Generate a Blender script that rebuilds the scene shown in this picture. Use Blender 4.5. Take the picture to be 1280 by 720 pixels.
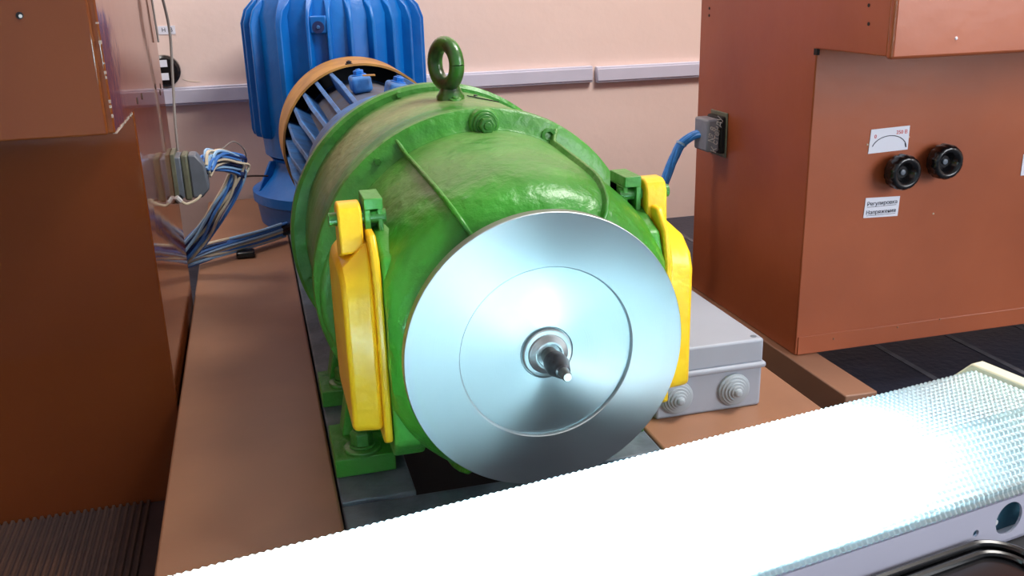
import bpy, bmesh, math, random
from mathutils import Vector, Matrix, noise
from math import sin, cos, pi, radians as R
for o in list(bpy.data.objects): bpy.data.objects.remove(o, do_unlink=True)
sc = bpy.context.scene
COL = sc.collection
random.seed(4)

# ------------------------------------------------------------------ camera
CX = Vector((0.96423375, -0.26378313, -0.02591795))     # image right
CYD = Vector((-0.10632789, -0.29538398, -0.94944335))   # image down
CZ = Vector((0.24279139, 0.91824112, -0.31286671))      # forward
CAM = Vector((-0.2217, -0.7257, 0.6645))
cam = bpy.data.cameras.new('camera'); camo = bpy.data.objects.new('camera', cam); COL.objects.link(camo)
m = Matrix(((CX.x, -CYD.x, -CZ.x, CAM.x), (CX.y, -CYD.y, -CZ.y, CAM.y), (CX.z, -CYD.z, -CZ.z, CAM.z), (0, 0, 0, 1)))
camo.matrix_world = m
cam.sensor_width = 36; cam.lens = 1183 / 1280 * 36; cam.clip_start = .01
sc.camera = camo

# ------------------------------------------------------------------ light
w = bpy.data.worlds.new('world'); sc.world = w; w.use_nodes = True
w.node_tree.nodes['Background'].inputs[0].default_value = (.74, .86, 1.0, 1)
w.node_tree.nodes['Background'].inputs[1].default_value = .58
def area(name, loc, target, sx, sy, power, col):
    l = bpy.data.lights.new(name, 'AREA'); l.shape = 'RECTANGLE'; l.size = sx; l.size_y = sy; l.energy = power; l.color = col
    o = bpy.data.objects.new(name, l); COL.objects.link(o); o.location = loc
    o.rotation_euler = (Vector(target) - Vector(loc)).to_track_quat('-Z', 'Y').to_euler(); return o
area('window_daylight', (2.3, -1.7, 1.15), (0.5, .6, .4), 1.6, 1.3, 78, (.90, .95, 1))
area('ceiling_lamp_light', (1.15, .0, 2.4), (0, 1.2, .3), .9, .8, 66, (1, .96, .92))
area('ceiling_lamp_light', (-.85, 1.25, 2.3), (-.2, 1.65, .3), .6, .4, 18, (1, .96, .92))
sc.view_settings.view_transform = 'Standard'; sc.view_settings.look = 'None'
sc.view_settings.exposure = 0.0; sc.view_settings.gamma = 1.0

# ------------------------------------------------------------------ materials
def lin(c):
    return tuple(((v / 255) / 12.92 if v / 255 <= .04045 else ((v / 255 + .055) / 1.055) ** 2.4) for v in c) + (1,)
def mat(name, rgb, rough=.5, metal=0, var=.12, vscale=12, bump=.0, bscale=60, coat=0, rgb2=None, detail=4, stretch=None, spec=None):
    m = bpy.data.materials.new(name); m.use_nodes = True; nt = m.node_tree; p = nt.nodes['Principled BSDF']
    c = lin(rgb); c2 = lin(rgb2) if rgb2 else tuple(v * (1 - var) for v in c[:3]) + (1,)
    tc = nt.nodes.new('ShaderNodeTexCoord'); src = tc.outputs['Object']
    if stretch:
        mp = nt.nodes.new('ShaderNodeMapping'); mp.inputs['Scale'].default_value = stretch; nt.links.new(src, mp.inputs[0]); src = mp.outputs[0]
    n = nt.nodes.new('ShaderNodeTexNoise'); n.inputs['Scale'].default_value = vscale; n.inputs['Detail'].default_value = detail
    nt.links.new(src, n.inputs['Vector'])
    r = nt.nodes.new('ShaderNodeValToRGB'); r.color_ramp.elements[0].position = .38; r.color_ramp.elements[1].position = .62
    r.color_ramp.elements[0].color = c2; r.color_ramp.elements[1].color = c
    nt.links.new(n.outputs[0], r.inputs[0]); nt.links.new(r.outputs[0], p.inputs['Base Color'])
    p.inputs['Roughness'].default_value = rough; p.inputs['Metallic'].default_value = metal
    p.inputs['Coat Weight'].default_value = coat; p.inputs['Coat Roughness'].default_value = .12
    if spec is not None: p.inputs['Specular IOR Level'].default_value = spec
    if bump:
        b = nt.nodes.new('ShaderNodeTexNoise'); b.inputs['Scale'].default_value = bscale; b.inputs['Detail'].default_value = 5
        nt.links.new(src, b.inputs['Vector'])
        bn = nt.nodes.new('ShaderNodeBump'); bn.inputs['Strength'].default_value = bump; bn.inputs['Distance'].default_value = .004
        nt.links.new(b.outputs[0], bn.inputs['Height']); nt.links.new(bn.outputs[0], p.inputs['Normal'])
    m['col'] = 1
    return m
M = {}
M['wall'] = mat('peach_wall_paint', (236, 212, 202), .6, var=.05, vscale=2.2, bump=.25, bscale=30)
M['ceiling'] = mat('white_ceiling_paint', (225, 222, 215), .8, var=.04)
M['floor'] = mat('dark_rubber_floor', (44, 50, 68), .5, var=.3, vscale=9, bump=.3, bscale=80)
M['seam'] = mat('floor_seam_grey', (98, 98, 108), .6, var=.3, vscale=30)
M['mat'] = mat('ribbed_mat_rubber', (88, 62, 50), .6, rgb2=(62, 48, 46), vscale=6)
M['matedge'] = mat('mat_edge_rubber', (66, 50, 52), .6, var=.2)
M['trunk'] = mat('white_plastic_trunking', (204, 204, 222), .45, var=.04)
M['brownL'] = mat('brown_gloss_paint', (116, 58, 27), .06, var=.12, vscale=3, bump=.05, bscale=22, coat=0)
M['brownR'] = mat('red_brown_paint', (166, 86, 50), .33, rgb2=(154, 78, 45), vscale=4, bump=.14, bscale=26)
M['plank'] = mat('brown_painted_board', (150, 108, 82), .42, rgb2=(136, 98, 76), vscale=5, bump=.12, bscale=14)
M['plankedge'] = mat('dark_timber', (60, 42, 36), .7, var=.3)
M['slate'] = mat('slate_grey_steel', (100, 112, 122), .45, rgb2=(74, 86, 96), vscale=22, bump=.3, bscale=90)
M['black'] = mat('black_plastic', (18, 18, 21), .22, var=.2)
M['blackmat'] = mat('black_matte', (12, 13, 18), .7, var=.2)
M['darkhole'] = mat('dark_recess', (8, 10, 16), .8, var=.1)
M['yellow'] = mat('yellow_paint', (246, 196, 30), .36, rgb2=(238, 184, 24), vscale=16, bump=.4, bscale=45, coat=.2)
M['ochre'] = mat('ochre_worn_paint', (186, 138, 66), .5, rgb2=(160, 116, 58), vscale=24, bump=.2)
M['blue'] = mat('blue_enamel_paint', (0, 112, 198), .36, rgb2=(0, 98, 184), vscale=7, bump=.35, bscale=40)
M['bluem'] = mat('dusty_blue_paint', (52, 120, 190), .5, rgb2=(50, 96, 152), vscale=26, bump=.3, bscale=70)
M['bluedust'] = mat('dirty_grey_blue_paint', (74, 88, 112), .6, rgb2=(84, 80, 84), vscale=18)
M['greybox'] = mat('grey_plastic', (154, 160, 172), .5, var=.04)
M['greyrub'] = mat('grey_rubber', (150, 160, 168), .6, var=.05)
M['gunmetal'] = mat('gunmetal_plastic', (104, 112, 124), .42, var=.15, vscale=40)
M['olive'] = mat('olive_metal', (110, 112, 92), .5, var=.25, vscale=40)
M['paper'] = mat('white_paper', (226, 228, 240), .7, var=.02)
M['ink'] = mat('black_ink', (60, 60, 76), .7, var=.05)
M['redink'] = mat('red_ink', (214, 92, 88), .7, var=.05)
M['chalk'] = mat('white_marker', (214, 214, 214), .7, var=.05)
M['steel'] = mat('worn_steel', (126, 126, 124), .35, metal=.9, rgb2=(90, 88, 84), vscale=80)
M['darksteel'] = mat('dark_steel', (78, 78, 82), .32, metal=.85, rgb2=(56, 54, 56), vscale=90)
M['wireblue'] = mat('blue_wire', (70, 128, 206), .4, var=.1)
M['wiredark'] = mat('dark_blue_wire', (34, 52, 104), .4, var=.1)
M['wirebeige'] = mat('beige_wire', (214, 202, 178), .45, var=.1)
M['wirepale'] = mat('pale_blue_wire', (150, 190, 228), .4, var=.1)
M['wiregrey'] = mat('grey_wire', (128, 120, 116), .5, var=.1)
M['cableblue'] = mat('bright_blue_cable', (62, 150, 238), .4, var=.15, vscale=90)
M['housing'] = mat('white_enamel_tray', (186, 186, 204), .4, var=.03)
M['endcap'] = mat('cream_end_cap', (220, 224, 200), .45, var=.04)
M['teal'] = mat('teal_inside', (56, 104, 124), .5, var=.05)
M['screw'] = mat('zinc_screw', (150, 146, 140), .35, metal=.8)

# green paint: dusty faded bands where the coat has gone dull
def green_mat(name, base, dusty, dust_y=None, amount=.8):
    m = mat(name, base, .36, rgb2=tuple(int(v * .84) for v in base), vscale=11, bump=.9, bscale=48, coat=.12)
    nt = m.node_tree; p = nt.nodes['Principled BSDF']; old = p.inputs['Base Color'].links[0].from_socket
    tc = nt.nodes.new('ShaderNodeTexCoord')
    n = nt.nodes.new('ShaderNodeTexNoise'); n.inputs['Scale'].default_value = 7; n.inputs['Detail'].default_value = 6; n.inputs['Roughness'].default_value = .65
    nt.links.new(tc.outputs['Object'], n.inputs['Vector'])
    sep = nt.nodes.new('ShaderNodeSeparateXYZ'); nt.links.new(tc.outputs['Object'], sep.inputs[0])
    rm = nt.nodes.new('ShaderNodeMapRange'); rm.inputs['From Min'].default_value = .38; rm.inputs['From Max'].default_value = .56
    nt.links.new(n.outputs[0], rm.inputs['Value'])
    fac = rm.outputs[0]
    if dust_y:
        for a, b_ in dust_y:
            q = nt.nodes.new('ShaderNodeMapRange'); q.interpolation_type = 'SMOOTHSTEP'
            q.inputs['From Min'].default_value = a - .25; q.inputs['From Max'].default_value = b_ - .25
            nt.links.new(sep.outputs[1], q.inputs['Value'])
            mu = nt.nodes.new('ShaderNodeMath'); mu.operation = 'MULTIPLY'; nt.links.new(fac, mu.inputs[0]); nt.links.new(q.outputs[0], mu.inputs[1]); fac = mu.outputs[0]
        # dirt lies on the upper half only
        q = nt.nodes.new('ShaderNodeMapRange'); q.inputs['From Min'].default_value = .22; q.inputs['From Max'].default_value = .32
        nt.links.new(sep.outputs[2], q.inputs['Value'])
        mu = nt.nodes.new('ShaderNodeMath'); mu.operation = 'MULTIPLY'; nt.links.new(fac, mu.inputs[0]); nt.links.new(q.outputs[0], mu.inputs[1]); fac = mu.outputs[0]
    mu = nt.nodes.new('ShaderNodeMath'); mu.operation = 'MULTIPLY'; mu.inputs[1].default_value = amount; nt.links.new(fac, mu.inputs[0]); fac = mu.outputs[0]
    mx = nt.nodes.new('ShaderNodeMix'); mx.data_type = 'RGBA'
    nt.links.new(fac, mx.inputs[0]); nt.links.new(old, mx.inputs[6]); mx.inputs[7].default_value = lin(dusty)
    nt.links.new(mx.outputs[2], p.inputs['Base Color'])
    ro = nt.nodes.new('ShaderNodeMapRange'); ro.inputs['To Min'].default_value = .36; ro.inputs['To Max'].default_value = .6
    nt.links.new(fac, ro.inputs['Value']); nt.links.new(ro.outputs[0], p.inputs['Roughness'])
    return m
G = (56, 148, 40)
M['green'] = green_mat('green_enamel_paint', G, (90, 130, 70), amount=.25)
M['greenshield'] = green_mat('green_enamel_dusty_shield', G, (106, 142, 78), dust_y=[(.08, .125)], amount=.6)
M['greenbarrel'] = green_mat('green_enamel_faded_barrel', (72, 138, 56), (140, 150, 100), dust_y=[(.27, .30), (.46, .43)], amount=.85)
M['greenbolt'] = mat('green_painted_bolt', (58, 128, 46), .35, var=.2, vscale=60, bump=.5, bscale=90, coat=.2)
M['greeneye'] = mat('green_worn_eyebolt', (52, 112, 40), .3, rgb2=(38, 60, 34), vscale=50, bump=.4, bscale=60, coat=.3)

# brushed disc
def disc_mat():
    m = bpy.data.materials.new('lathe_turned_aluminium'); m.use_nodes = True; nt = m.node_tree; p = nt.nodes['Principled BSDF']
    p.inputs['Base Color'].default_value = (.41, .455, .475, 1); p.inputs['Metallic'].default_value = 1; p.inputs['Roughness'].default_value = .48
    p.inputs['Anisotropic'].default_value = .86
    t = nt.nodes.new('ShaderNodeTangent'); t.direction_type = 'RADIAL'; t.axis = 'Y'; nt.links.new(t.outputs[0], p.inputs['Tangent'])
    tc = nt.nodes.new('ShaderNodeTexCoord'); mp = nt.nodes.new('ShaderNodeSeparateXYZ'); nt.links.new(tc.outputs['Object'], mp.inputs[0])
    v = nt.nodes.new('ShaderNodeCombineXYZ'); nt.links.new(mp.outputs[0], v.inputs[0]); nt.links.new(mp.outputs[2], v.inputs[1])
    ln = nt.nodes.new('ShaderNodeVectorMath'); ln.operation = 'LENGTH'; nt.links.new(v.outputs[0], ln.inputs[0])
    no = nt.nodes.new('ShaderNodeTexNoise'); no.noise_dimensions = '1D'; no.inputs['Scale'].default_value = 900; nt.links.new(ln.outputs['Value'], no.inputs['W'])
    b = nt.nodes.new('ShaderNodeBump'); b.inputs['Strength'].default_value = .12; b.inputs['Distance'].default_value = .0004
    nt.links.new(no.outputs[0], b.inputs['Height']); nt.links.new(b.outputs[0], p.inputs['Normal'])
    return m
M['disc'] = disc_mat()
# lamp
def emit(name, col, s):
    m = bpy.data.materials.new(name); m.use_nodes = True; nt = m.node_tree; nt.nodes.clear()
    e = nt.nodes.new('ShaderNodeEmission'); e.inputs[0].default_value = col + (1,); e.inputs[1].default_value = s
    o = nt.nodes.new('ShaderNodeOutputMaterial'); nt.links.new(e.outputs[0], o.inputs[0]); return m
M['tube'] = emit('lit_fluorescent_tube', (.62, .92, 1.0), 88)
def diffuser_mat():
    m = bpy.data.materials.new('prismatic_acrylic'); m.use_nodes = True; nt = m.node_tree; nt.nodes.clear()
    tr = nt.nodes.new('ShaderNodeBsdfTranslucent'); tr.inputs[0].default_value = (.80, .90, .92, 1)
    df = nt.nodes.new('ShaderNodeBsdfDiffuse'); df.inputs[0].default_value = (.75, .84, .84, 1)
    tp = nt.nodes.new('ShaderNodeBsdfTransparent'); tp.inputs[0].default_value = (.85, .93, .93, 1)
    gl = nt.nodes.new('ShaderNodeBsdfGlossy'); gl.inputs['Roughness'].default_value = .15
    a = nt.nodes.new('ShaderNodeMixShader'); a.inputs[0].default_value = .3; nt.links.new(tr.outputs[0], a.inputs[1]); nt.links.new(df.outputs[0], a.inputs[2])
    b = nt.nodes.new('ShaderNodeMixShader'); b.inputs[0].default_value = .14; nt.links.new(a.outputs[0], b.inputs[1]); nt.links.new(tp.outputs[0], b.inputs[2])
    fr = nt.nodes.new('ShaderNodeFresnel'); fr.inputs[0].default_value = 1.49
    c = nt.nodes.new('ShaderNodeMixShader'); nt.links.new(fr.outputs[0], c.inputs[0]); nt.links.new(b.outputs[0], c.inputs[1]); nt.links.new(gl.outputs[0], c.inputs[2])
    o = nt.nodes.new('ShaderNodeOutputMaterial'); nt.links.new(c.outputs[0], o.inputs[0]); return m
M['diffuser'] = diffuser_mat()

# ------------------------------------------------------------------ helpers
def wmat(o):
    mm = o.matrix_basis.copy(); p = o.parent
    while p: mm = p.matrix_basis @ mm; p = p.parent
    return mm
def thing(name, label, cat, loc=(0, 0, 0), rotz=0, group=None):
    o = bpy.data.objects.new(name, None); o.empty_display_size = .05; COL.objects.link(o); o.location = loc; o.rotation_euler = (0, 0, rotz)
    o['label'] = label; o['category'] = cat
    if group: o['group'] = group
    return o
def link(name, bm, m, parent=None, sharp=35, bev=0, seg=2, label=None, origin=None, smooth=True, world=True):
    """bm is in world coordinates; becomes ONE mesh object local to its parent (or to origin)."""
    bmesh.ops.recalc_face_normals(bm, faces=bm.faces)
    if parent:
        if world: bm.transform(wmat(parent).inverted())
    elif origin is not None:
        bm.transform(Matrix.Translation(-Vector(origin)))
    if origin is not None and parent:
        lo = wmat(parent).inverted() @ Vector(origin) if world else Vector(origin)
        bm.transform(Matrix.Translation(-lo))
    me = bpy.data.meshes.new(name); bm.to_mesh(me); bm.free()
    if smooth:
        for f in me.polygons: f.use_smooth = True
        me.set_sharp_from_angle(angle=R(sharp))
    me.materials.append(m)
    o = bpy.data.objects.new(name, me); COL.objects.link(o)
    if parent: o.parent = parent
    if origin is not None: o.location = (lo if parent else Vector(origin))
    if bev:
        b = o.modifiers.new('bevel', 'BEVEL'); b.width = bev; b.segments = seg; b.limit_method = 'ANGLE'; b.angle_limit = R(40)
    if label: o['label'] = label
    return o
def tag(o, label, cat, group=None):
    o['label'] = label; o['category'] = cat
    if group: o['group'] = group
    return o
def struct(o): o['kind'] = 'structure'; return o
def box(bm, x0, x1, y0, y1, z0, z1, mtx=None):
    vs = [bm.verts.new(Vector(p) if mtx is None else mtx @ Vector(p)) for p in ((x0, y0, z0), (x1, y0, z0), (x1, y1, z0), (x0, y1, z0), (x0, y0, z1), (x1, y0, z1), (x1, y1, z1), (x0, y1, z1))]
    for f in ((0, 3, 2, 1), (4, 5, 6, 7), (0, 1, 5, 4), (1, 2, 6, 5), (2, 3, 7, 6), (3, 0, 4, 7)): bm.faces.new([vs[i] for i in f])
    return bm
def B(*a, **k): return box(bmesh.new(), *a, **k)
def lathe(prof, seg=64, mtx=Matrix(), bm=None, fn=None, close=True):
    """prof: list of (axial, radius) spun about local Z, then mtx."""
    bm = bm or bmesh.new(); rings = []
    for a, r in prof:
        ring = []
        for i in range(seg):
            t = 2 * pi * i / seg; p = Vector((r * cos(t), r * sin(t), a))
            if fn: p = fn(p, t)
            ring.append(bm.verts.new(mtx @ p))
        rings.append(ring)
    for k in range(len(rings) - 1):
        for i in range(seg):
            j = (i + 1) % seg; bm.faces.new((rings[k][i], rings[k][j], rings[k + 1][j], rings[k + 1][i]))
    if close:
        bm.faces.new(rings[0][::-1]); bm.faces.new(rings[-1])
    return bm
def axis_m(origin, direction, up=(0, 0, 1)):
    z = Vector(direction).normalized(); x = Vector(up).cross(z)
    if x.length < 1e-4: x = Vector((1, 0, 0))
    x.normalize(); y = z.cross(x)
    return Matrix(((x.x, y.x, z.x, origin[0]), (x.y, y.y, z.y, origin[1]), (x.z, y.z, z.z, origin[2]), (0, 0, 0, 1)))
AX = (0, 0, .355)                       # machine axis
MY = axis_m(AX, (0, 1, 0))              # lathe local z -> world +y about the axis
def prism(pts, axis, a, b, bm=None):
    """pts 2-D outline; axis 'x' => pts (y,z), 'y' => (x,z), 'z' => (x,y)"""
    bm = bm or bmesh.new()
    def P(p, t): return {'x': (t, p[0], p[1]), 'y': (p[0], t, p[1]), 'z': (p[0], p[1], t)}[axis]
    A = [bm.verts.new(P(p, a)) for p in pts]; Bv = [bm.verts.new(P(p, b)) for p in pts]; n = len(pts)
    bm.faces.new(A); bm.faces.new(Bv[::-1])
    for i in range(n): bm.faces.new((A[i], Bv[i], Bv[(i + 1) % n], A[(i + 1) % n]))
    return bm
def spline(pts, n=8):
    P = [Vector(p) for p in pts]; P = [2 * P[0] - P[1]] + P + [2 * P[-1] - P[-2]]; out = []
    for i in range(1, len(P) - 2):
        for k in range(n):
            t = k / n; a, b, c, d = P[i - 1:i + 3]
            out.append(.5 * ((2 * b) + (c - a) * t + (2 * a - 5 * b + 4 * c - d) * t * t + (3 * b - a - 3 * c + d) * t ** 3))
    out.append(P[-2]); return out
def tube(pts, r, seg=8, bm=None, n=8, smooth=True):
    bm = bm or bmesh.new(); P = spline(pts, n) if smooth else [Vector(p) for p in pts]; rings = []
    t0 = (P[1] - P[0]).normalized(); nrm = t0.orthogonal().normalized()
    for i, p in enumerate(P):
        t = (P[min(i + 1, len(P) - 1)] - P[max(i - 1, 0)]).normalized(); nrm = (nrm - t * nrm.dot(t)).normalized(); bn = t.cross(nrm)
        rr = r(i / (len(P) - 1)) if callable(r) else r
        rings.append([bm.verts.new(p + rr * (cos(2 * pi * k / seg) * nrm + sin(2 * pi * k / seg) * bn)) for k in range(seg)])
    for a in range(len(rings) - 1):
        for k in range(seg): bm.faces.new((rings[a][k], rings[a][(k + 1) % seg], rings[a + 1][(k + 1) % seg], rings[a + 1][k]))
    bm.faces.new(rings[0][::-1]); bm.faces.new(rings[-1]); return bm
def hexbolt(mtx, r, h, washer_r, washer_h, collar=0):
    bm = bmesh.new(); lathe([(-.002, washer_r), (washer_h * .8, washer_r), (washer_h, washer_r * .93)], 24, mtx, bm)
    if collar: lathe([(washer_h, r * 1.12), (washer_h + collar, r * 1.12)], 24, mtx, bm); washer_h += collar
    lathe([(washer_h, r), (washer_h + h * .85, r), (washer_h + h, r * .8)], 6, mtx, bm)
    lathe([(washer_h + h * .9, r * .5), (washer_h + h * 1.25, r * .45)], 12, mtx, bm); return bm
def text_mesh(s, size, mtx, ext=.0003, shear=0, align='CENTER'):
    c = bpy.data.curves.new('txt', 'FONT'); c.body = s; c.size = size; c.align_x = align; c.align_y = 'CENTER'; c.extrude = ext; c.shear = shear
    c.resolution_u = 3
    o = bpy.data.objects.new('txt', c); COL.objects.link(o); dg = bpy.context.evaluated_depsgraph_get()
    me = bpy.data.meshes.new_from_object(o.evaluated_get(dg)); bpy.data.objects.remove(o, do_unlink=True)
    bm = bmesh.new(); bm.from_mesh(me); bpy.data.meshes.remove(me); bm.transform(mtx); return bm
# text frame facing -Y: local x -> +x, local y -> +z
def face_front(x, y, z): return Matrix(((1, 0, 0, x), (0, 0, -1, y), (0, 1, 0, z), (0, 0, 0, 1)))

# ================================================================== SETTING
WY = 1.70
struct(link('floor', B(-2, 2.6, -3, WY + .1, -.06, -.004), M['floor']))
fl = bpy.data.objects['floor']
# floor laid in dark strips, pale worn seams between
xs = [-.40 + .155 * k for k in range(-8, 20)]
for k, x in enumerate(xs):
    if x + .155 < .40: continue
    link('floor_strip', B(x + .006, x + .149, -1.6, WY - .012, -.004, 0), M['floor'], fl, bev=.0015)
    link('seam_strip', B(x - .006, x + .006, -1.6, WY - .012, -.004, .0006), M['seam'], fl)
struct(link('wall_back', B(-2, 2.6, WY, WY + .1, -.004, 2.6), M['wall']))
struct(link('wall_left', B(-2.1, -2, -3, WY + .1, -.004, 2.6), M['wall']))
struct(link('wall_right', B(2.6, 2.7, -3, WY + .1, -.004, 2.6), M['wall']))
struct(link('ceiling', B(-2.1, 2.7, -3, WY + .1, 2.6, 2.7), M['ceiling']))
def trunking(name, x0, x1, dz=0):
    bm = B(x0, x1, WY - .018, WY, .392 + dz, .434 + dz)
    o = struct(link(name, bm, M['trunk'], bev=.002))
    link('trunking_lid', B(x0 + .001, x1 - .001, WY - .021, WY - .016, .397 + dz, .429 + dz), M['trunk'], o, bev=.0015)
    return o
trunking('trim_1', -1.95, .652)
trunking('trim_2', .664, 2.55, -.003)

# ribbed rubber mat in front of the left cabinet
mt = thing('ribbed_mat', 'ribbed brown-black rubber mat on the floor in front of the left cabinet', 'mat', (-.7, .2, 0))
link('mat_base', B(-1.3, -.374, -.15, .489, .0, .004), M['matedge'], mt, bev=.001)
bm = bmesh.new(); x = -1.28
while x < -.416:
    prism([(x, .004), (x + .0012, .0082), (x + .0044, .0082), (x + .0056, .004)], 'y', -.14, .489, bm); x += .0088
o = link('rib', bm, M['mat'], mt); o['kind'] = 'stuff'

# ================================================================== PLATFORM
pl = thing('machine_platform', 'low platform of brown painted boards around a grey steel bed under the green machine', 'platform', (0, .5, 0))
link('board', B(-.355, -.180, -.12, WY - .02, .143, .155), M['plank'], pl, bev=.003, label='long brown painted board left of the machine')
link('board', B(.182, .408, -.12, WY - .02, .143, .155), M['plank'], pl, bev=.003, label='brown painted board right of the machine under the grey box')
for a, b in ((-.35, -.185), (.187, .40)):
    link('bearer', B(a, b, -.11, WY - .03, 0.0, .142), M['plankedge'], pl, bev=.003)
link('steel_rail', B(-.178, -.100, .150, WY - .03, .0, .1545), M['slate'], pl, bev=.002)
link('steel_rail', B(.100, .180, .150, WY - .03, .0, .1545), M['slate'], pl, bev=.002)
link('cross_plate', B(-.178, .180, -.12, .150, .0, .150), M['slate'], pl, bev=.002)
link('pit_floor', B(-.100, .100, .150, WY - .03, .0, .012), M['darkhole'], pl)

# ================================================================== CABINETS
def cab_left():
    t = thing('control_cabinet', 'glossy dark brown metal cabinet at the left edge with an overhanging upper box', 'cabinet', (-.95, .7, 0))
    br = M['brownL']
    link('cabinet_body', prism([(.490, 0), (.93, 0), (.93, 1.45), (.312, 1.45), (.312, .523), (.490, .523)], 'x', -1.5, -.360), br, t, bev=.002)
    link('front_panel', B(-1.49, -.366, .303, .312, .523, 1.44), br, t, bev=.002, label='flat front panel of the overhang')
    # chipped seam strip down the edge of the upper box and along its bottom
    bm = bmesh.new(); rnd = random.Random(2)
    for k in range(90):
        z = .53 + k * .0048
        if rnd.random() < .4: box(bm, -.3607 - rnd.random() * .0012, -.3592, .3055, .3065 + rnd.random() * .003, z, z + .001 + rnd.random() * .003)
    for k in range(26):
        y = .315 + k * .0068
        if rnd.random() < .7: box(bm, -.363, -.3592, y, y + .002 + rnd.random() * .004, .5222, .5238 + rnd.random() * .002)
    o = link('chipped_paint', bm, mat('bare_primer', (176, 158, 146), .7, var=.3, vscale=80), t); o['kind'] = 'stuff'
    for (y, z) in ((.541, .530), (.60, .529), (.80, .522), (.865, .506), (.885, .514)):
        link('rivet_hole', lathe([(0, .0042), (.0008, .0042)], 12, axis_m((-.3600, y, z), (1, 0, 0))), M['plankedge'], t)
    link('screw_hole', lathe([(0, .0034), (.0006, .0034)], 12, axis_m((-.4275, .303, .641), (0, -1, 0))), M['blackmat'], t)
    link('screw_hole', lathe([(0, .0017), (.0009, .0017)], 10, axis_m((-.4268, .303, .6405), (0, -1, 0))), M['chalk'], t, label='pale speck in a screw hole')
    # connector on the side
    c = link('cable_connector', B(-.360, -.345, .872, .93, .335, .402), M['gunmetal'], t, bev=.002, label='grey multi-pin connector on the side of the cabinet')
    link('flange', B(-.360, -.353, .868, .934, .328, .408), M['olive'], c, bev=.001)
    link('plug_shell', B(-.345, -.334, .876, .926, .330, .404), M['olive'], c, bev=.003)
    link('hood', prism([(-.334, .332), (-.334, .403), (-.322, .403), (-.309, .385), (-.306, .345), (-.318, .332)], 'y', .880, .922), M['gunmetal'], c, bev=.003)
    link('screw', lathe([(0, .0045), (.004, .0045)], 12, axis_m((-.352, .868, .338), (0, -1, 0))), M['darksteel'], c)
    return t
cl = cab_left()

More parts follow.
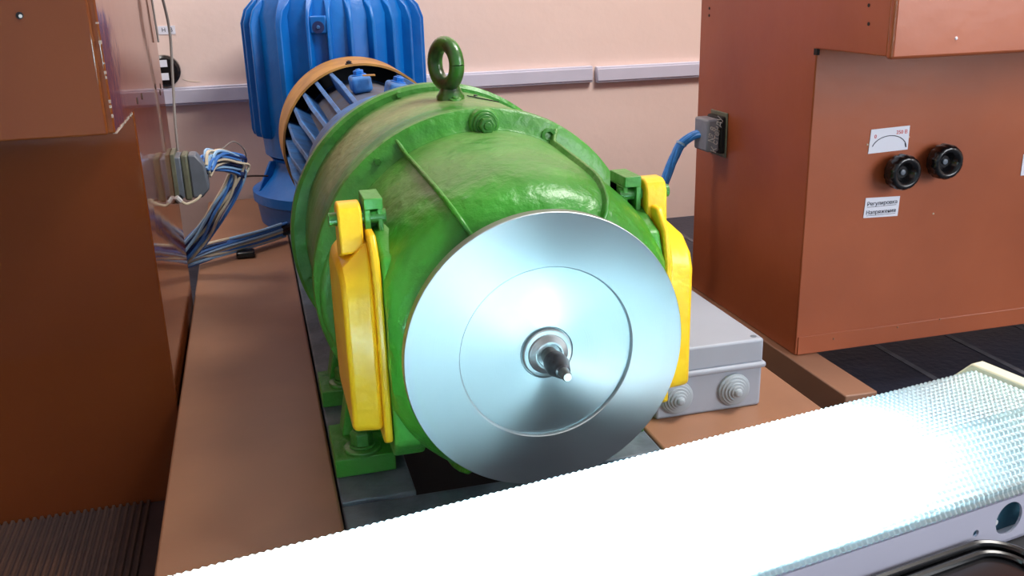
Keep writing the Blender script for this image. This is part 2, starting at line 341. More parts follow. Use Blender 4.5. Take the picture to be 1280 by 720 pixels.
def cab_right():
    t = thing('instrument_cabinet', 'matt red-brown metal cabinet on the right with two black knobs and paper cards', 'cabinet', (1.1, .67, 0))
    br = M['brownR']
    X0 = .555
    link('cabinet_body', prism([(.490, .088), (.860, .088), (.860, 1.05), (.333, 1.05), (.333, .5555), (.490, .5555)], 'x', X0, 1.9), br, t, bev=.002)
    link('base_lip', B(X0 + .004, 1.89, .4885, .4925, .088, .118), br, t, bev=.001)
    link('front_panel', B(X0 - .001, 1.9, .322, .334, .5525, 1.05), M['brownR'], t, bev=.004, label='brighter orange-brown front panel of the overhang')
    for x in (X0 - .012, 1.5):
        o = link('base_runner', B(x, x + .052, .335, .90, .0, .0875), M['plank'], t, bev=.002)
    link('runner_cap', B(X0 + .0, X0 + .036, .325, .336, .012, .078), M['plank'], t, bev=.001)
    for (y, z) in ((.827, .603), (.827, .591), (.378, .617), (.375, .594)):
        link('screw_hole', lathe([(0, .0024), (.0006, .0024)], 12, axis_m((X0 - .0, y, z), (-1, 0, 0))), M['blackmat'], t)
    link('corner_gap', B(X0 - .0006, X0 + .004, .488, .496, .547, .556), M['blackmat'], t)
    rnd = random.Random(9)
    for (x, z, YR) in ((.652, .413, .4899), (.7225, .4195, .4899), (.782, .296, .4899), (.738, .113, .4883), (.817, .117, .4883), (.622, .108, .4883)):
        link('rivet', lathe([(0, .0016), (.0012, .001)], 10, axis_m((x, YR, z), (0, -1, 0))), M['wirebeige'] if z > .2 else M['plank'], t)
    link('rivet', lathe([(0, .0022), (.0012, .0014)], 10, axis_m((.647, .3218, .575), (0, -1, 0))), M['paper'], t)
    # meter card
    YF = .4897
    card = link('meter_card', prism([(.654, .399), (.722, .401), (.722, .437), (.656, .435)], 'y', YF - .0008, YF), M['paper'], t, label='white card printed with a curved scale')
    arc = [(.689 + .030 * cos(a), YF - .0010, .404 + .020 * sin(a)) for a in [R(x) for x in range(12, 170, 8)]]
    link('printed_scale', tube(arc, .0006, 6, n=1), M['ink'], card)
    link('pointer_tick', tube([(.7165, YF - .001, .411), (.7185, YF - .001, .405)], .0010, 6, n=1), M['ink'], card)
    link('red_numeral', text_mesh('0', .008, face_front(.664, YF - .0010, .424)), M['redink'], card)
    link('red_numeral', text_mesh('250 В', .008, face_front(.709, YF - .0010, .428)), M['redink'], card)
    c2 = link('name_card', prism([(.656, .3005), (.7165, .2985), (.7175, .3295), (.6575, .3315)], 'y', YF - .0008, YF), M['paper'], t, label='white card with two underlined words')
    link('lettering', text_mesh('Регулировка', .0086, face_front(.687, YF - .0010, .3215)), M['ink'], c2)
    link('lettering', text_mesh('Напряжения', .0086, face_front(.686, YF - .0010, .3080)), M['ink'], c2)
    for z in (.3165, .3030): link('underline', B(.661, .712, YF - .0011, YF - .0007, z, z + .0006), M['ink'], c2)
    link('name_card', B(.936, .995, YF - .0008, YF, .344, .378), M['paper'], t, label='white card cut by the right edge of the frame')
    # knobs
    for (x, z) in ((.7035, .371), (.776, .3815)):
        mtx = axis_m((x, YF, z), (0, -1, 0))
        def flute(p, a):
            rr = math.hypot(p.x, p.y)
            if rr > .0245: s = 1 - .055 * (.5 + .5 * cos(14 * a)) ** 2; p = Vector((p.x * s, p.y * s, p.z))
            return p
        kn = link('knob', lathe([(0, .015), (.006, .016), (.008, .024), (.011, .0268), (.024, .0268), (.029, .0245), (.031, .021), (.0305, .018), (.026, .0135), (.020, .0105), (.018, .009)], 84, mtx, fn=flute), M['black'], t, label='black fluted plastic knob with a dished centre', sharp=50)
        link('knob_screw', lathe([(.016, .0042), (.0205, .0042), (.021, .003)], 14, mtx), M['gunmetal'], kn)
    # socket connector on side
    c = link('cable_connector', B(X0 - .012, X0, .745, .798, .364, .427), M['blackmat'], t, bev=.003, label='black and grey connector on the cabinet side')
    link('flange', B(X0 - .003, X0, .741, .802, .357, .434), M['olive'], c, bev=.002)
    hd = link('hood', B(X0 - .036, X0 - .012, .746, .797, .368, .424), mat('light_grey_hood', (138, 144, 156), .45, var=.12, vscale=60), c, bev=.004)
    mtx = axis_m((0, 0, 0), (0, -1, 0))
    for s, dx in (('К стенду', -.019), ('№ 8', -.027)):
        mm = Matrix.Translation((X0 + dx, .7452, .397)) @ Matrix.Rotation(R(90), 4, 'X') @ Matrix.Rotation(R(82), 4, 'Z')
        link('handwriting', text_mesh(s, .0145, mm, ext=.0006, shear=.3), M['chalk'], hd)
    return t
cr = cab_right()

# ================================================================== GREEN MACHINE
gm = thing('green_generator', 'green painted electric machine with yellow side covers in the centre', 'machine', (0, .25, .155))
def clampx(p, t):
    # flats at both sides where the covers sit (before MY: local x -> world ?, handled below)
    return p
def casing(prof, clamp, mname, name, seg=96, sharp=38):
    bm = lathe(prof, seg, MY)
    if clamp:
        for v in bm.verts:
            lim = .131
            if v.co.y < .236:
                k = 1 if v.co.y < .225 else (.236 - v.co.y) / .011
                if abs(v.co.x) > lim: v.co.x = math.copysign(lim * k + abs(v.co.x) * (1 - k), v.co.x)
    # uneven thick brushed paint and casting
    for v in bm.verts:
        d = v.co - Vector((0, v.co.y, .355)); n_ = noise.noise(v.co * 22) * .0007 + noise.noise(v.co * 60) * .0003
        if d.length > .02: v.co += d.normalized() * n_
    return link(name, bm, M[mname], gm, sharp=sharp)
casing([(.022, .05), (.018, .09), (.020, .110), (.026, .124), (.036, .135), (.050, .1425), (.068, .1475), (.088, .1505), (.12, .1530), (.16, .1555), (.20, .1580), (.229, .1595), (.235, .1595)], True, 'greenshield', 'end_shield', 128)
casing([(.226, .150), (.228, .1600), (.2295, .1618), (.232, .1700), (.2345, .1780), (.237, .1808), (.243, .1818), (.254, .1808), (.262, .1775), (.30, .1765)], False, 'green', 'clamp_ring', 128, 25)
casing([(.29, .1762), (.33, .1762), (.37, .1762), (.41, .1762), (.462, .1762)], False, 'greenbarrel', 'barrel', 128)
bm = lathe([(.458, .16), (.458, .186), (.462, .190), (.478, .190), (.482, .187), (.482, .16)], 128, axis_m((-.004, 0, .350), (0, 1, 0)))
link('rear_flange', bm, M['green'], gm)
link('spigot', lathe([(.45, .15), (.56, .15), (.60, .125), (.638, .12)], 64, MY), M['green'], gm)
# ribs on the end shield
def rib(deg, y0, r0, y1, r1, w_=.0055, h=.006, name='rib', m='greenshield'):
    a = R(deg); rad = Vector((cos(a), 0, sin(a))); tan = Vector((-sin(a), 0, cos(a))); o = Vector(AX); bm = bmesh.new(); prof = [(.022, .108), (.026, .124), (.036, .135), (.050, .1425), (.068, .1475), (.088, .1505), (.12, .1530), (.16, .1555), (.20, .1580), (.222, .159), (.2275, .164), (.2325, .172)]
    rings = []
    for (y, r) in prof:
        if y < y0 or y > y1: continue
        nr = Vector((0, y, 0))
        base = o + rad * (r - .004) + nr; top = o + rad * (r + h) + nr + Vector((0, -.004 if y < .05 else 0, 0))
        rings.append([bm.verts.new(base + tan * w_ * .5), bm.verts.new(top + tan * w_ * .32), bm.verts.new(top - tan * w_ * .32), bm.verts.new(base - tan * w_ * .5)])
    for i in range(len(rings) - 1):
        for k in range(4): bm.faces.new((rings[i][k], rings[i][(k + 1) % 4], rings[i + 1][(k + 1) % 4], rings[i + 1][k]))
    bm.faces.new(rings[0]); bm.faces.new(rings[-1][::-1])
    return link(name, bm, M[m], gm, bev=.0012)
for d in (119, 61, 205 + 36, 299): rib(d, .02, 0, .25, 0)
# lug and bolts of the clamp ring
def ringbolt(deg, first=False):
    a = R(deg); c = Vector((.1655 * cos(a), .222, .355 + .1655 * sin(a)))
    b = link('lug', lathe([(0, .0165), (.006, .0165), (.010, .0150)], 28, axis_m(c + Vector((0, .014, 0)), (0, -1, 0))), M['green'], gm, bev=.001)
    link('bolt', hexbolt(axis_m(c + Vector((0, .004, 0)), (0, -1, 0)), .0088, .0075, .0128, .0035, .002), M['greenbolt'], b, bev=.0006)
for d in (88, 268): ringbolt(d)
# worn open lug at the upper right of the ring
a = R(63); c = Vector((.1665 * cos(a), .2285, .355 + .1665 * sin(a)))
bm = lathe([(0, .008), (.006, .008), (.006, .0045), (.001, .0045)], 20, axis_m(c + Vector((0, .006, 0)), (0, -1, 0)), close=False)
link('empty_lug', bm, M['green'], gm)
# screw in the rim at left and top
for d, y in ((196, .456), (205, .456), (128, .2335), (105, .456)):
    a = R(d); rr = .182 if y > .4 else .1725
    link('grub_screw', lathe([(0, .004), (.005, .0036)], 6, axis_m((rr * cos(a), y, .353 + rr * sin(a)), (0, -1, 0))), M['greenbolt'], gm)
# maker's slot plate on the barrel
a = R(76)
mm = axis_m((.1768 * cos(a), .385, .355 + .1768 * sin(a)), (cos(a), 0, sin(a)))
link('slot', B(-.0016, .0016, -.020, .020, -.0005, .0006, mtx=mm), M['darkhole'], gm)
link('slot_screw', lathe([(0, .0028), (.0015, .002)], 10, axis_m((.1768 * cos(R(77)), .412, .355 + .1768 * sin(R(77))), (0, 0, 1))), M['darksteel'], gm)
# eyebolt
eb = link('eyebolt', lathe([(-.004, .0165), (.004, .0165), (.009, .0130), (.013, .0115), (.018, .0105)], 32, axis_m((0, .368, .5305), (0, 0, 1))), M['greeneye'], gm, label='worn green lifting eyebolt')
N = Vector((sin(R(64)), cos(R(64)), 0)); U = Vector((N.y, -N.x, 0)); cc = Vector((-.004, .368, .5305 + .040))
loop = [cc + U * .0205 * cos(a) + Vector((0, 0, 1)) * .0228 * sin(a) for a in [2 * pi * k / 40 for k in range(41)]]
bm = tube(loop, .0088, 16, smooth=False); link('ring', bm, M['greeneye'], eb, sharp=60)
link('nut', hexbolt(axis_m((.002, .352, .526), (0, -.25, 1)), .0075, .006, .009, .002), M['greenbolt'], eb, bev=.0005)
# feet
for sx in (-1, 1):
    for (ya, yb) in ((.200, .290), (.385, .455)):
        xs_ = sorted((sx * .178, sx * .113))
        f = link('foot', B(xs_[0], xs_[1], ya, yb, .155, .1765), M['green'], gm, bev=.0015)
        web = prism([(sx * .165, .176), (sx * .150, .255), (sx * .120, .275), (sx * .085, .235), (sx * .092, .176)], 'y', yb - .035, yb - .002)
        link('web', web, M['green'], f, bev=.002)
        mtx = axis_m((sx * .1465, ya + .020, .1765), (0, 0, 1))
        link('foot_bolt', hexbolt(mtx, .0125, .016, .0205, .004, .003), M['greenbolt'], f, bev=.0008)
link('belly_ledge', B(-.118, .118, .215, .44, .186, .205), M['green'], gm, bev=.003)
# housing lip behind each cover, and the covers
def cover(s):
    def X(v): return s * v
    sh = 0 if s < 0 else .013
    def H(v): return s * (v - sh)
    # green window frame moulding bulging behind the cover
    out = [(.048, .262), (.046, .40), (.060, .436), (.10, .452), (.19, .452), (.232, .420), (.238, .340), (.222, .262), (.15, .238), (.07, .240)]
    link('window_frame', prism(out, 'x', X(.100), X(.1305)), M['green'], gm, bev=.004, seg=3)
    # rounded rear ledge of the housing beyond the cover
    arc = [(X(.06 + .1165 * cos(R(t))), .345 + .1165 * sin(R(t))) for t in range(-50, 51, 5)]
    link('side_ledge', prism([(X(.10), .256)] + arc + [(X(.10), .434)], 'y', .226, .262), M['green'], gm, bev=.006, seg=3)
    lip = [(.050, .266), (.050, .408), (.056, .436), (.074, .455), (.175, .455), (.218, .425), (.226, .330), (.215, .266), (.20, .258), (.065, .258)]
    cv = link('cover', prism(lip, 'x', X(.1315), X(.1385)), M['yellow'], gm, bev=.0022, seg=2, label='yellow hinged side cover')
    body = [(.0575, .276), (.0575, .402), (.064, .428), (.080, .447), (.17, .447), (.206, .415), (.212, .330), (.200, .276), (.185, .270), (.07, .270)]
    bm = prism(body, 'x', X(.138), X(.1655))
    for v in bm.verts:      # outer face slightly smaller than the root: cast draught
        if abs(v.co.x) > .15: v.co.y = .135 + (v.co.y - .135) * .965; v.co.z = .345 + (v.co.z - .345) * .985 - max(0, v.co.z - .39) * .42
    link('cover_body', bm, M['yellow'], cv, bev=.005, seg=3)
    link('hinge_arm', prism([(.086, .436), (.088, .468), (.092, .4755), (.098, .4785), (.112, .4785), (.124, .472), (.128, .45), (.13, .42)], 'x', H(.1405), H(.1615)), M['yellow'], cv, bev=.0018, seg=2)
    link('hinge_pin', tube([(H(.118), .1035, .464), (H(.1685), .1035, .464)], .0062, 12, smooth=False), M['greenbolt'], cv)
    hb = bmesh.new(); box(hb, *sorted((H(.121), H(.1375))), .094, .134, .418, .4465)
    box(hb, *sorted((H(.121), H(.1375))), .094, .134, .472, .482); box(hb, *sorted((H(.1325), H(.1375))), .094, .134, .4465, .472)
    box(hb, *sorted((H(.121), H(.1255))), .098, .134, .4465, .472); box(hb, *sorted((H(.121), H(.1375))), .115, .134, .4465, .472)
    link('hinge_block', hb, M['green'], gm, bev=.0007)
    link('hinge_foot', prism([(.090, .405), (.094, .428), (.134, .428), (.15, .405)], 'x', H(.100), H(.1305)), M['green'], gm, bev=.003)
cover(-1); cover(1)

# ================================================================== DISC
ds = thing('metal_disc', 'large turned aluminium disc on the shaft in front of the green machine', 'disc', (0, 0, .355))
def disc_obj(name, prof, parent, m=M['disc'], seg=160, sharp=12, label=None):
    bm = lathe(prof, seg, axis_m((0, 0, 0), (0, 1, 0)))
    return link(name, bm, m, parent, sharp=sharp, world=False, label=label)
disc_obj('disc_plate', [(.009, .02), (.009, .1240), (.0085, .1250), (-.0012, .1250), (-.0020, .1244), (-.0026, .0782), (-.0018, .0775), (.0010, .0768), (.0010, .0238), (.0022, .0230), (.0022, .0222)], ds)
disc_obj('hub', [(.003, .0222), (-.0016, .0221), (-.0026, .0210), (-.0030, .0180), (-.0044, .0172), (-.0078, .0125), (-.0080, .0110), (-.0062, .0102), (-.0062, .0085)], ds, sharp=20)
disc_obj('shaft', [(.02, .0078), (-.0230, .0076), (-.0236, .0070)], ds, M['steel'], 40, 30)
ck = disc_obj('shaft_end', [(-.0190, .0078), (-.0205, .0098), (-.0300, .0103), (-.0325, .0095), (-.0390, .0078), (-.0440, .0064), (-.0450, .0050)], ds, M['darksteel'], 36, 30, label='dark stepped end of the shaft')
disc_obj('tip', [(-.0430, .0048), (-.0545, .0042), (-.0560, .0034)], ck, M['steel'], 20, 30)
disc_obj('rear_shaft', [(.004, .016), (.0215, .016)], ds, M['darksteel'], 40, 30)

# ================================================================== BLUE HORIZONTAL MOTOR
bmz = thing('blue_horizontal_motor', 'dusty blue finned motor with an ochre rim right behind the green machine', 'motor', (-.025, .95, .155))
HA = axis_m((-.026, 0, .368), (0, 1, 0))
link('motor_body', lathe([(.642, .11), (.70, .116), (.80, .118), (.86, .116), (1.22, .116)], 72, HA), M['bluedust'], bmz)
link('front_rim', lathe([(.640, .10), (.640, .136), (.69, .137), (.695, .128)], 72, HA, close=False), M['bluem'], bmz)
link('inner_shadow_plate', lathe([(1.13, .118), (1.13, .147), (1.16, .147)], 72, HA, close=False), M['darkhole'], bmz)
link('rim_band', lathe([(1.062, .1480), (1.062, .1520), (1.22, .1535), (1.22, .148), (1.062, .1480)], 96, HA, close=False), M['ochre'], bmz, label='ochre painted rim around the fins')
link('rim_screw', hexbolt(axis_m((-.026 + .1525 * cos(R(97)), 1.072, .368 + .1525 * sin(R(97))), (0, 0, 1)), .005, .004, .007, .001), M['darksteel'], bmz)
fin = None
for k in range(30):
    d = 119.5 + 12.3 * k - 8
    if d > 119.5 + 12.3 * 26: break
    if 60 < (d % 360) < 108: continue
    a = R(d); rad = Vector((cos(a), 0, sin(a))); tan = Vector((-sin(a), 0, cos(a))); o = Vector((-.026, 0, .368))
    bm = bmesh.new(); prof = [(.68, .110), (.69, .134), (.75, .137), (.88, .1465), (1.10, .1465), (1.10, .110)]
    A = [bm.verts.new(o + rad * r + tan * .0036 + Vector((0, y, 0))) for y, r in prof]; Bq = [bm.verts.new(o + rad * r - tan * .0036 + Vector((0, y, 0))) for y, r in prof]
    bm.faces.new(A); bm.faces.new(Bq[::-1])
    for i in range(6): bm.faces.new((A[i], Bq[i], Bq[(i + 1) % 6], A[(i + 1) % 6]))
    link('cooling_fin', bm, M['bluem'], bmz, bev=.001)
for d, y in ((97, .93), (78, .80)):
    a = R(d); mm = axis_m((-.026 + .132 * cos(a), y, .368 + .132 * sin(a)), (cos(a), 0, sin(a)), up=(0, 1, 0))
    bm = B(-.017, .017, -.03, .03, -.015, .012, mtx=mm)
    lg = link('bolt_lug', bm, M['bluem'], bmz, bev=.006, seg=3)
    link('bolt', hexbolt(mm @ Matrix.Translation((0, 0, .012)), .009, .007, .012, .002), M['blue'], lg, bev=.0006)
link('terminal_patch', B(-.010, .010, -.006, .006, 0, .002, mtx=axis_m((-.026 + .145 * cos(R(92)), .89, .368 + .145 * sin(R(92))), (0, 0, 1))), M['ochre'], bmz)
for sx in (-1, 1): link('foot', B(*sorted((-.026 + sx * .06, -.026 + sx * .125)), .84, 1.06, .155, .28), M['blue'], bmz, bev=.003)

# ================================================================== BLUE VERTICAL MOTOR
vm = thing('blue_vertical_motor', 'tall bright blue upright motor with vertical ribs standing by the wall', 'motor', (-.035, 1.44, .155))
VC = (-.035, 1.44)
VA = axis_m((VC[0], VC[1], 0), (0, 0, 1))
link('motor_body', lathe([(.300, .150), (.306, .172), (.345, .174), (.352, .176), (.60, .176), (.640, .160), (.66, .12)], 72, VA), M['blue'], vm)
link('pedestal', lathe([(.30, .165), (.292, .158), (.282, .158), (.262, .168), (.232, .196), (.226, .2085), (.206, .2085), (.200, .202), (.1555, .196)], 72, VA), M['blue'], vm)
for d in (-155, -129.4, -110.3, -97.9, -84.7, -70.7, -56.3, -40, -24, -8, 10, 40, 70, 100, 130, 160, 182, 194):
    a = R(d); wide = .014 if d == -129.4 else .0075
    mm = Matrix.Translation((VC[0], VC[1], 0)) @ Matrix.Rotation(a, 4, 'Z')
    bm = bmesh.new(); pr = [(.175, .346), (.192, .350), (.1955, .362), (.1955, .585), (.186, .612), (.165, .634)]
    A = [bm.verts.new(mm @ Vector((r, wide * .5 if r > .18 else wide, z))) for r, z in pr]; Bq = [bm.verts.new(mm @ Vector((r, -wide * .5 if r > .18 else -wide, z))) for r, z in pr]
    bm.faces.new(A); bm.faces.new(Bq[::-1])
    for i in range(6): bm.faces.new((A[i], Bq[i], Bq[(i + 1) % 6], A[(i + 1) % 6]))
    link('cooling_fin', bm, M['blue'], vm, bev=.002)
a = R(-104); mm = Matrix.Translation((VC[0], VC[1], 0)) @ Matrix.Rotation(a, 4, 'Z')
bs = link('lug_block', B(.176, .1915, -.017, .017, .566, .60, mtx=mm), M['blue'], vm, bev=.003)
link('set_screw', lathe([(0, .012), (.0012, .012)], 20, mm @ axis_m((.1912, 0, .578), (1, 0, 0))), M['wiredark'], bs)
link('set_screw', lathe([(0, .004), (.003, .003)], 8, mm @ axis_m((.1922, 0, .578), (1, 0, 0))), M['bluem'], bs)
for k in range(8):
    mm = Matrix.Translation((VC[0], VC[1], 0)) @ Matrix.Rotation(R(45 * k + 12), 4, 'Z')
    bm = bmesh.new(); A = [bm.verts.new(mm @ Vector((r, .006, z))) for r, z in ((.15, .225), (.203, .225), (.17, .292), (.15, .292))]; Bq = [bm.verts.new(mm @ Vector((r, -.006, z))) for r, z in ((.15, .225), (.203, .225), (.17, .292), (.15, .292))]
    bm.faces.new(A); bm.faces.new(Bq[::-1])
    for i in range(4): bm.faces.new((A[i], Bq[i], Bq[(i + 1) % 4], A[(i + 1) % 4]))
    link('gusset', bm, M['blue'], vm, bev=.002)

# ================================================================== JUNCTION BOX
jb = thing('junction_box', 'pale grey plastic junction box with stepped rubber glands on the right-hand board', 'box', (.27, .32, .155))
link('box_base', B(.202, .341, .222, .428, .155, .210), M['greybox'], jb, bev=.004, seg=3)
link('lid', B(.202, .341, .222, .428, .2125, .243), M['greybox'], jb, bev=.003, seg=3)
link('lid_rim', B(.198, .3445, .2185, .432, .206, .2135), M['greybox'], jb, bev=.003, seg=3)
for (x, y) in ((.332, .232), (.332, .418), (.212, .232), (.212, .418)):
    link('lid_screw', lathe([(0, .004), (.0008, .004)], 16, axis_m((x, y, .2425), (0, 0, 1))), M['gunmetal'], jb)
for x in (.228, .303):
    pr = [(-.001, .0205), (.003, .0205), (.0036, .0195)]
    for i, r in enumerate((.0180, .0148, .0116, .0084, .0054)): pr += [(.0040 + i * .0022, r), (.0058 + i * .0022, r - .0006)]
    pr += [(.016, .003), (.0163, .001)]
    link('cable_gland', lathe(pr, 48, axis_m((x, .222, .182), (0, -1, 0))), M['greyrub'], jb, sharp=25)

# ================================================================== WIRES
lead = thing('wire_harness', 'bundle of blue and beige wires looping from the left connector to the machine', 'wires', (-.37, 1.05, .155))
path = [(-.310, .90, .372), (-.304, .92, .384), (-.288, .95, .381), (-.268, .98, .368), (-.257, 1.0, .355), (-.272, 1.0, .322), (-.300, 1.0, .285), (-.325, 1.02, .245), (-.362, 1.03, .206), (-.388, 1.045, .180), (-.398, 1.06, .172), (-.345, 1.10, .180), (-.30, 1.13, .182), (-.24, 1.18, .180), (-.19, 1.22, .181)]
rnd = random.Random(5); mats = ['wireblue', 'wirebeige', 'wirepale', 'wireblue', 'wirebeige', 'wireblue', 'wirepale', 'wirebeige', 'wiredark', 'wirepale', 'wirebeige', 'wireblue', 'wirebeige', 'wirepale', 'wireblue', 'wiredark', 'wirebeige', 'wireblue', 'wirepale', 'wireblue']
for k, mn in enumerate(mats):
    a = 2 * pi * k / len(mats) * 2.4; rr = .0135 if k < 11 else .007; pts = []
    for i, p in enumerate(path):
        tw = a + i * .25; sp = rr * (1 + .35 * rnd.random()); sp *= .7 if i in (0, 9, 10) else 1
        pts.append((p[0] + sp * cos(tw) * .9, p[1] + sp * sin(tw * 1.3) * .8, p[2] + sp * sin(tw)))
    link('wire', tube(pts, .0027, 6, n=5), M[mn], lead)
link('wire', tube([(-.318, .89, .378), (-.312, .90, .36), (-.322, .88, .335), (-.342, .87, .326), (-.352, .865, .332)], .0022, 6), M['wirebeige'], lead, label='pale loose wire curling under the connector')
link('wire_sleeve', tube([(-.352, .865, .332), (-.358, .862, .340)], .0045, 8), M['chalk'], lead)
link('wire', tube([(-.285, .98, .392), (-.262, 1.0, .402), (-.245, 1.02, .38), (-.250, 1.04, .345), (-.272, 1.04, .31)], .0013, 6), M['wiregrey'], lead)
link('wire', tube([(-.258, 1.0, .345), (-.268, 1.02, .322), (-.28, 1.04, .30), (-.31, 1.04, .268), (-.345, 1.04, .235)], .0025, 6), M['wireblue'], lead)
link('wire', tube([(-.262, 1.0, .338), (-.24, 1.05, .330), (-.21, 1.1, .318)], .0018, 6), M['plankedge'], lead)
link('cable_tie', tube([(-.2515, 1.0, .345), (-.266, 1.0, .343)], .009, 10, smooth=False), M['wiredark'], lead)
link('cable_clamp', B(-.285, -.250, 1.12, 1.15, .1555, .168), M['black'], lead, bev=.003)
link('end_sleeve', tube([(-.196, 1.215, .181), (-.172, 1.23, .181)], .012, 10, smooth=False), M['black'], lead)

hang = thing('hanging_cable', 'thin grey cables hanging down the side of the left cabinet', 'cable', (-.355, .95, .41))
link('cable', tube([(-.352, .86, .80), (-.350, .87, .74), (-.345, .90, .68), (-.340, .95, .60), (-.345, .95, .52), (-.349, .93, .45), (-.350, .92, .405)], .0022, 8), M['wiregrey'], hang)
link('cable', tube([(-.357, .84, .80), (-.357, .85, .74), (-.356, .89, .66), (-.356, .91, .58)], .0016, 8), M['wiregrey'], hang)

bc = thing('blue_cable', 'bright blue wrapped cable hanging from the connector on the right cabinet', 'cable', (.45, .9, .155))
pth = [(.528, .772, .396), (.515, .785, .393), (.497, .80, .376), (.485, .80, .355), (.474, .80, .330), (.462, .80, .300), (.455, .81, .26), (.44, .84, .21), (.40, .87, .165)]
for k in range(5):
    a = 2 * pi * k / 5
    link('strand', tube([(p[0] + .0042 * cos(a + i * .7), p[1] + .0042 * sin(a + i * .7), p[2] + .002 * sin(a + i * .7)) for i, p in enumerate(pth)], .0046, 8), M['cableblue'], bc)
link('tie', tube([(.4985, .80, .3785), (.4965, .80, .3750)], .0098, 12, smooth=False), M['wirepale'], bc)

# round socket and small label on wall
so = thing('wall_socket', 'round black wall socket with white stickers beside the left cabinet', 'socket', (-.41, WY, .474))
link('socket_body', lathe([(0, .036), (.022, .036), (.028, .030)], 40, axis_m((-.415, WY, .474), (0, -1, 0))), M['black'], so)
for z in (.492, .462): link('sticker', B(-.436, -.406, WY - .0295, WY - .028, z - .008, z + .008), M['paper'], so)
tg = link('wall_tag', B(-.418, -.380, WY - .0012, WY, .556, .575), M['paper'], origin=(-.4, WY, .556)); tag(tg, 'small white printed tag on the wall above the round black socket', 'tag')
link('lettering', text_mesh('Н  В', .013, face_front(-.398, WY - .0014, .5655)), M['ink'], tg)
link('crack', tube([(-.378, WY - .0004, .452), (-.365, WY - .0004, .447), (-.350, WY - .0004, .444), (-.34, WY - .0004, .4435)], .0007, 5), M['wirebeige'], bpy.data.objects['wall_back'])

# ================================================================== LAMP AND ITS STAND
LD = Vector((.987, .158, 0)).normalized(); LU = Vector((-LD.y, LD.x, 0)); ang = math.atan2(LD.y, LD.x)
# lamp drawing: x along the batten, y across it, z up; drawn for a 115 mm wide fitting and sized up to the real 150 mm one
LM = Matrix.Translation((-.0295, -.2823, .2557)) @ Matrix.Rotation(ang, 4, 'Z') @ Matrix.Scale(1.3, 4) @ Matrix.Translation((-.2, -.3135, -.350))
ZF = .350 - .2557 / 1.3                                  # floor level in that drawing
X0L, X1L = -.10, .510
lp_base = LM @ Vector((.2, .37, .35))
lamp = thing('fluorescent_lamp', 'lit white fluorescent batten lamp with a prismatic diffuser across the foreground', 'lamp', lp_base, ang)
def LB(*a): return B(*a, mtx=LM)
def locv(p): return LM @ Vector(p)
# tray: floor + front/back skirts (hollow) ; front skirt has the cable holes
def skirt():
    bm = bmesh.new()
    holes = [(.4430, .3655, .0104), (.4175, .3630, .0022), (.4690, .3650, .0032)]
    z0, z1, y0, y1 = .350, .3785, .3135, .3150; x0, x1 = X0L - .01, .528
    outer = [(x0, z0), (x1, z0), (x1, z1), (x0, z1)]
    for y, flip in ((y0, 0), (y1, 1)):
        edges = []; vs = [bm.verts.new((x, y, z)) for x, z in outer]; edges += [bm.edges.new((vs[i], vs[(i + 1) % 4])) for i in range(4)]
        for hx, hz, hr in holes:
            hv = [bm.verts.new((hx + hr * cos(t), y, hz + hr * sin(t))) for t in [2 * pi * k / 28 for k in range(28)]]
            edges += [bm.edges.new((hv[i], hv[(i + 1) % 28])) for i in range(28)]
        bmesh.ops.triangle_fill(bm, edges=edges, use_beauty=True)
    for hx, hz, hr in holes:
        A = [bm.verts.new((hx + hr * cos(t), y0, hz + hr * sin(t))) for t in [2 * pi * k / 28 for k in range(28)]]; Bq = [bm.verts.new((v.co.x, y1, v.co.z)) for v in A]
        for i in range(28): bm.faces.new((A[i], A[(i + 1) % 28], Bq[(i + 1) % 28], Bq[i]))
    bmesh.ops.remove_doubles(bm, verts=bm.verts, dist=1e-5)
    bm.transform(LM); return bm
hs = link('housing', skirt(), M['housing'], lamp, smooth=False, label='white enamelled tray with round cable holes')
link('tray_floor', LB(X0L - .01, .528, .3135, .432, .350, .3515), M['housing'], lamp)
link('rear_skirt', LB(X0L - .01, .528, .4305, .432, .350, .3785), M['housing'], lamp)
link('inner_gear_tray', LB(X0L - .01, .528, .3225, .4020, .3515, .3840), M['teal'], lamp, label='teal shaded gear tray seen through the hole')  # raised to shade the lower diffuser rows, cut back to let light out behind
link('housing_screw', lathe([(0, .0022), (.003, .0018)], 10, LM @ axis_m((.4355, .3186, .3635), (0, -1, 0))), M['chalk'], lamp)
# tube
for y in (.372,):
    link('lamp_tube', lathe([(.0, .0125), (.430, .0125)], 24, LM @ axis_m((X0L + .06, y, .3905), (1, 0, 0))), M['tube'], lamp)
# diffuser: real prisms
prof = [(.3150, .3760), (.3150, .3790), (.3170, .3830), (.3300, .3965), (.3440, .4095), (.3470, .4105), (.3990, .4100), (.4020, .4090), (.4150, .3960), (.4290, .3830), (.4305, .3760)]
def resample(pr, step):
    out = [Vector(pr[0])]; acc = 0
    for a, b in zip(pr[:-1], pr[1:]):
        a = Vector(a); b = Vector(b); L = (b - a).length; 
        n_ = max(1, round(L / step))
        for i in range(1, n_ + 1): out.append(a + (b - a) * i / n_)
    return out
PP = resample(prof, .00185); nx = int((X1L - X0L) / .00185); bm = bmesh.new(); grid = []
for i in range(nx + 1):
    x = X0L + (X1L - X0L) * i / nx; row = []
    for j, p in enumerate(PP):
        t = (PP[min(j + 1, len(PP) - 1)] - PP[max(j - 1, 0)]).normalized(); nrm = Vector((-t.y, t.x))
        ph = (i % 2 == 0) and (j % 2 == 0); am = .0008 if (i % 2 == 0 and j % 2 == 0) else (0 if (i % 2 or j % 2) and not (i % 2 and j % 2) else -.0006)
        q = p + nrm * am; row.append(bm.verts.new(LM @ Vector((x, q.x, q.y))))
    grid.append(row)
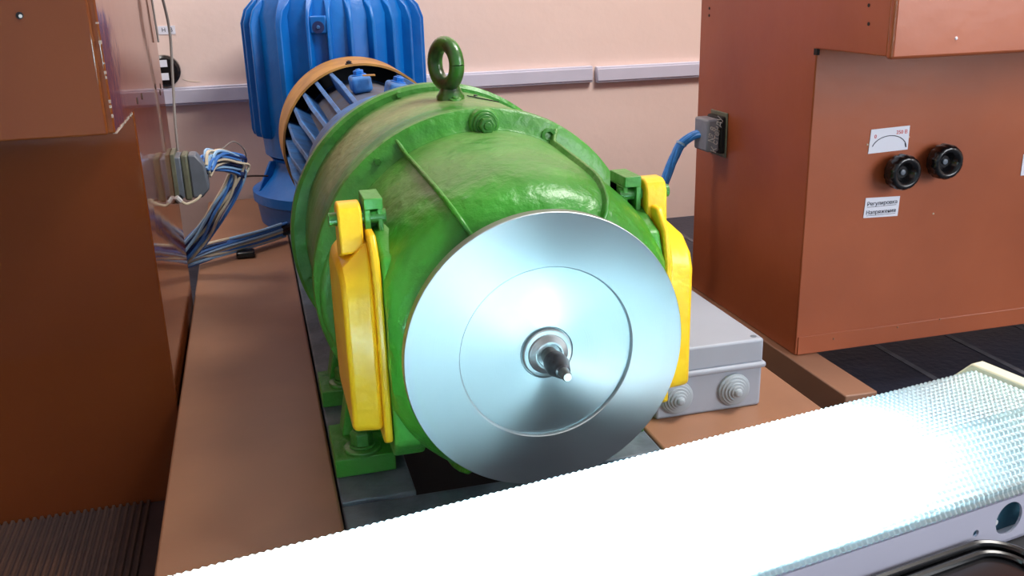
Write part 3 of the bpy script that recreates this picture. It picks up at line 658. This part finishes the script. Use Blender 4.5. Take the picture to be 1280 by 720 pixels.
for i in range(nx):
    for j in range(len(PP) - 1):
        a, b, c, d = grid[i][j], grid[i + 1][j], grid[i + 1][j + 1], grid[i][j + 1]
        if (i % 2 == 0) == (j % 2 == 0): bm.faces.new((a, b, c)); bm.faces.new((a, c, d))
        else: bm.faces.new((a, b, d)); bm.faces.new((b, c, d))
link('diffuser', bm, M['diffuser'], lamp, smooth=False, label='glowing prismatic acrylic diffuser')
def capprof(g): return [(.3150 - g, .3745), (.3150 - g, .3795), (.3440 - g * .6, .4110 + g), (.4020 + g * .6, .4110 + g), (.4300 + g, .383), (.4300 + g, .3745)]
def cap(x0, x1):
    bm = prism(capprof(.0028), 'x', x0, x1); bm.transform(LM); return bm
link('end_cap', cap(X1L - .001, X1L + .010), M['endcap'], lamp, bev=.0015)
link('end_cap', cap(X0L - .010, X0L + .001), M['endcap'], lamp, bev=.0015)

stand = thing('lamp_stand', 'dark steel bench shelf carrying the fluorescent lamp in the foreground', 'stand', locv((.2, .27, ZF)), ang)
link('shelf', LB(X0L - .02, .490, .130, .425, .334, .3495), M['blackmat'], stand, bev=.002)
for x in (X0L, .46):
    for y in (.15, .345): link('leg', LB(x, x + .022, y, y + .022, ZF, .335), M['blackmat'], stand)

# black rounded plastic case lying in front of the lamp
def rrect(x0, x1, y0, y1, r, n=8):
    P = []
    for cx_, cy_, a0 in ((x1 - r, y1 - r, 0), (x0 + r, y1 - r, 90), (x0 + r, y0 + r, 180), (x1 - r, y0 + r, 270)):
        for k in range(n + 1): a = R(a0 + 90 * k / n); P.append((cx_ + r * cos(a), cy_ + r * sin(a)))
    return P
case = thing('black_case', 'glossy black rounded plastic case in front of the lamp at lower right', 'case', locv((.35, .25, .35)), ang)
bm = prism(rrect(.230, .4310, .170, .3115, .022), 'z', .350, .3585); bm.transform(LM); link('case_body', bm, M['black'], case, bev=.002)
pts = [LM @ Vector((p[0], p[1], .3605)) for p in rrect(.2325, .4285, .1725, .3090, .020)]; pts.append(pts[0])
link('rim', tube(pts, .0029, 8, smooth=False), M['black'], case)
pts = [LM @ Vector((p[0], p[1], .3600)) for p in rrect(.2400, .4210, .1800, .3015, .016)]; pts.append(pts[0])
link('inner_rim', tube(pts, .0027, 8, smooth=False), M['black'], case)
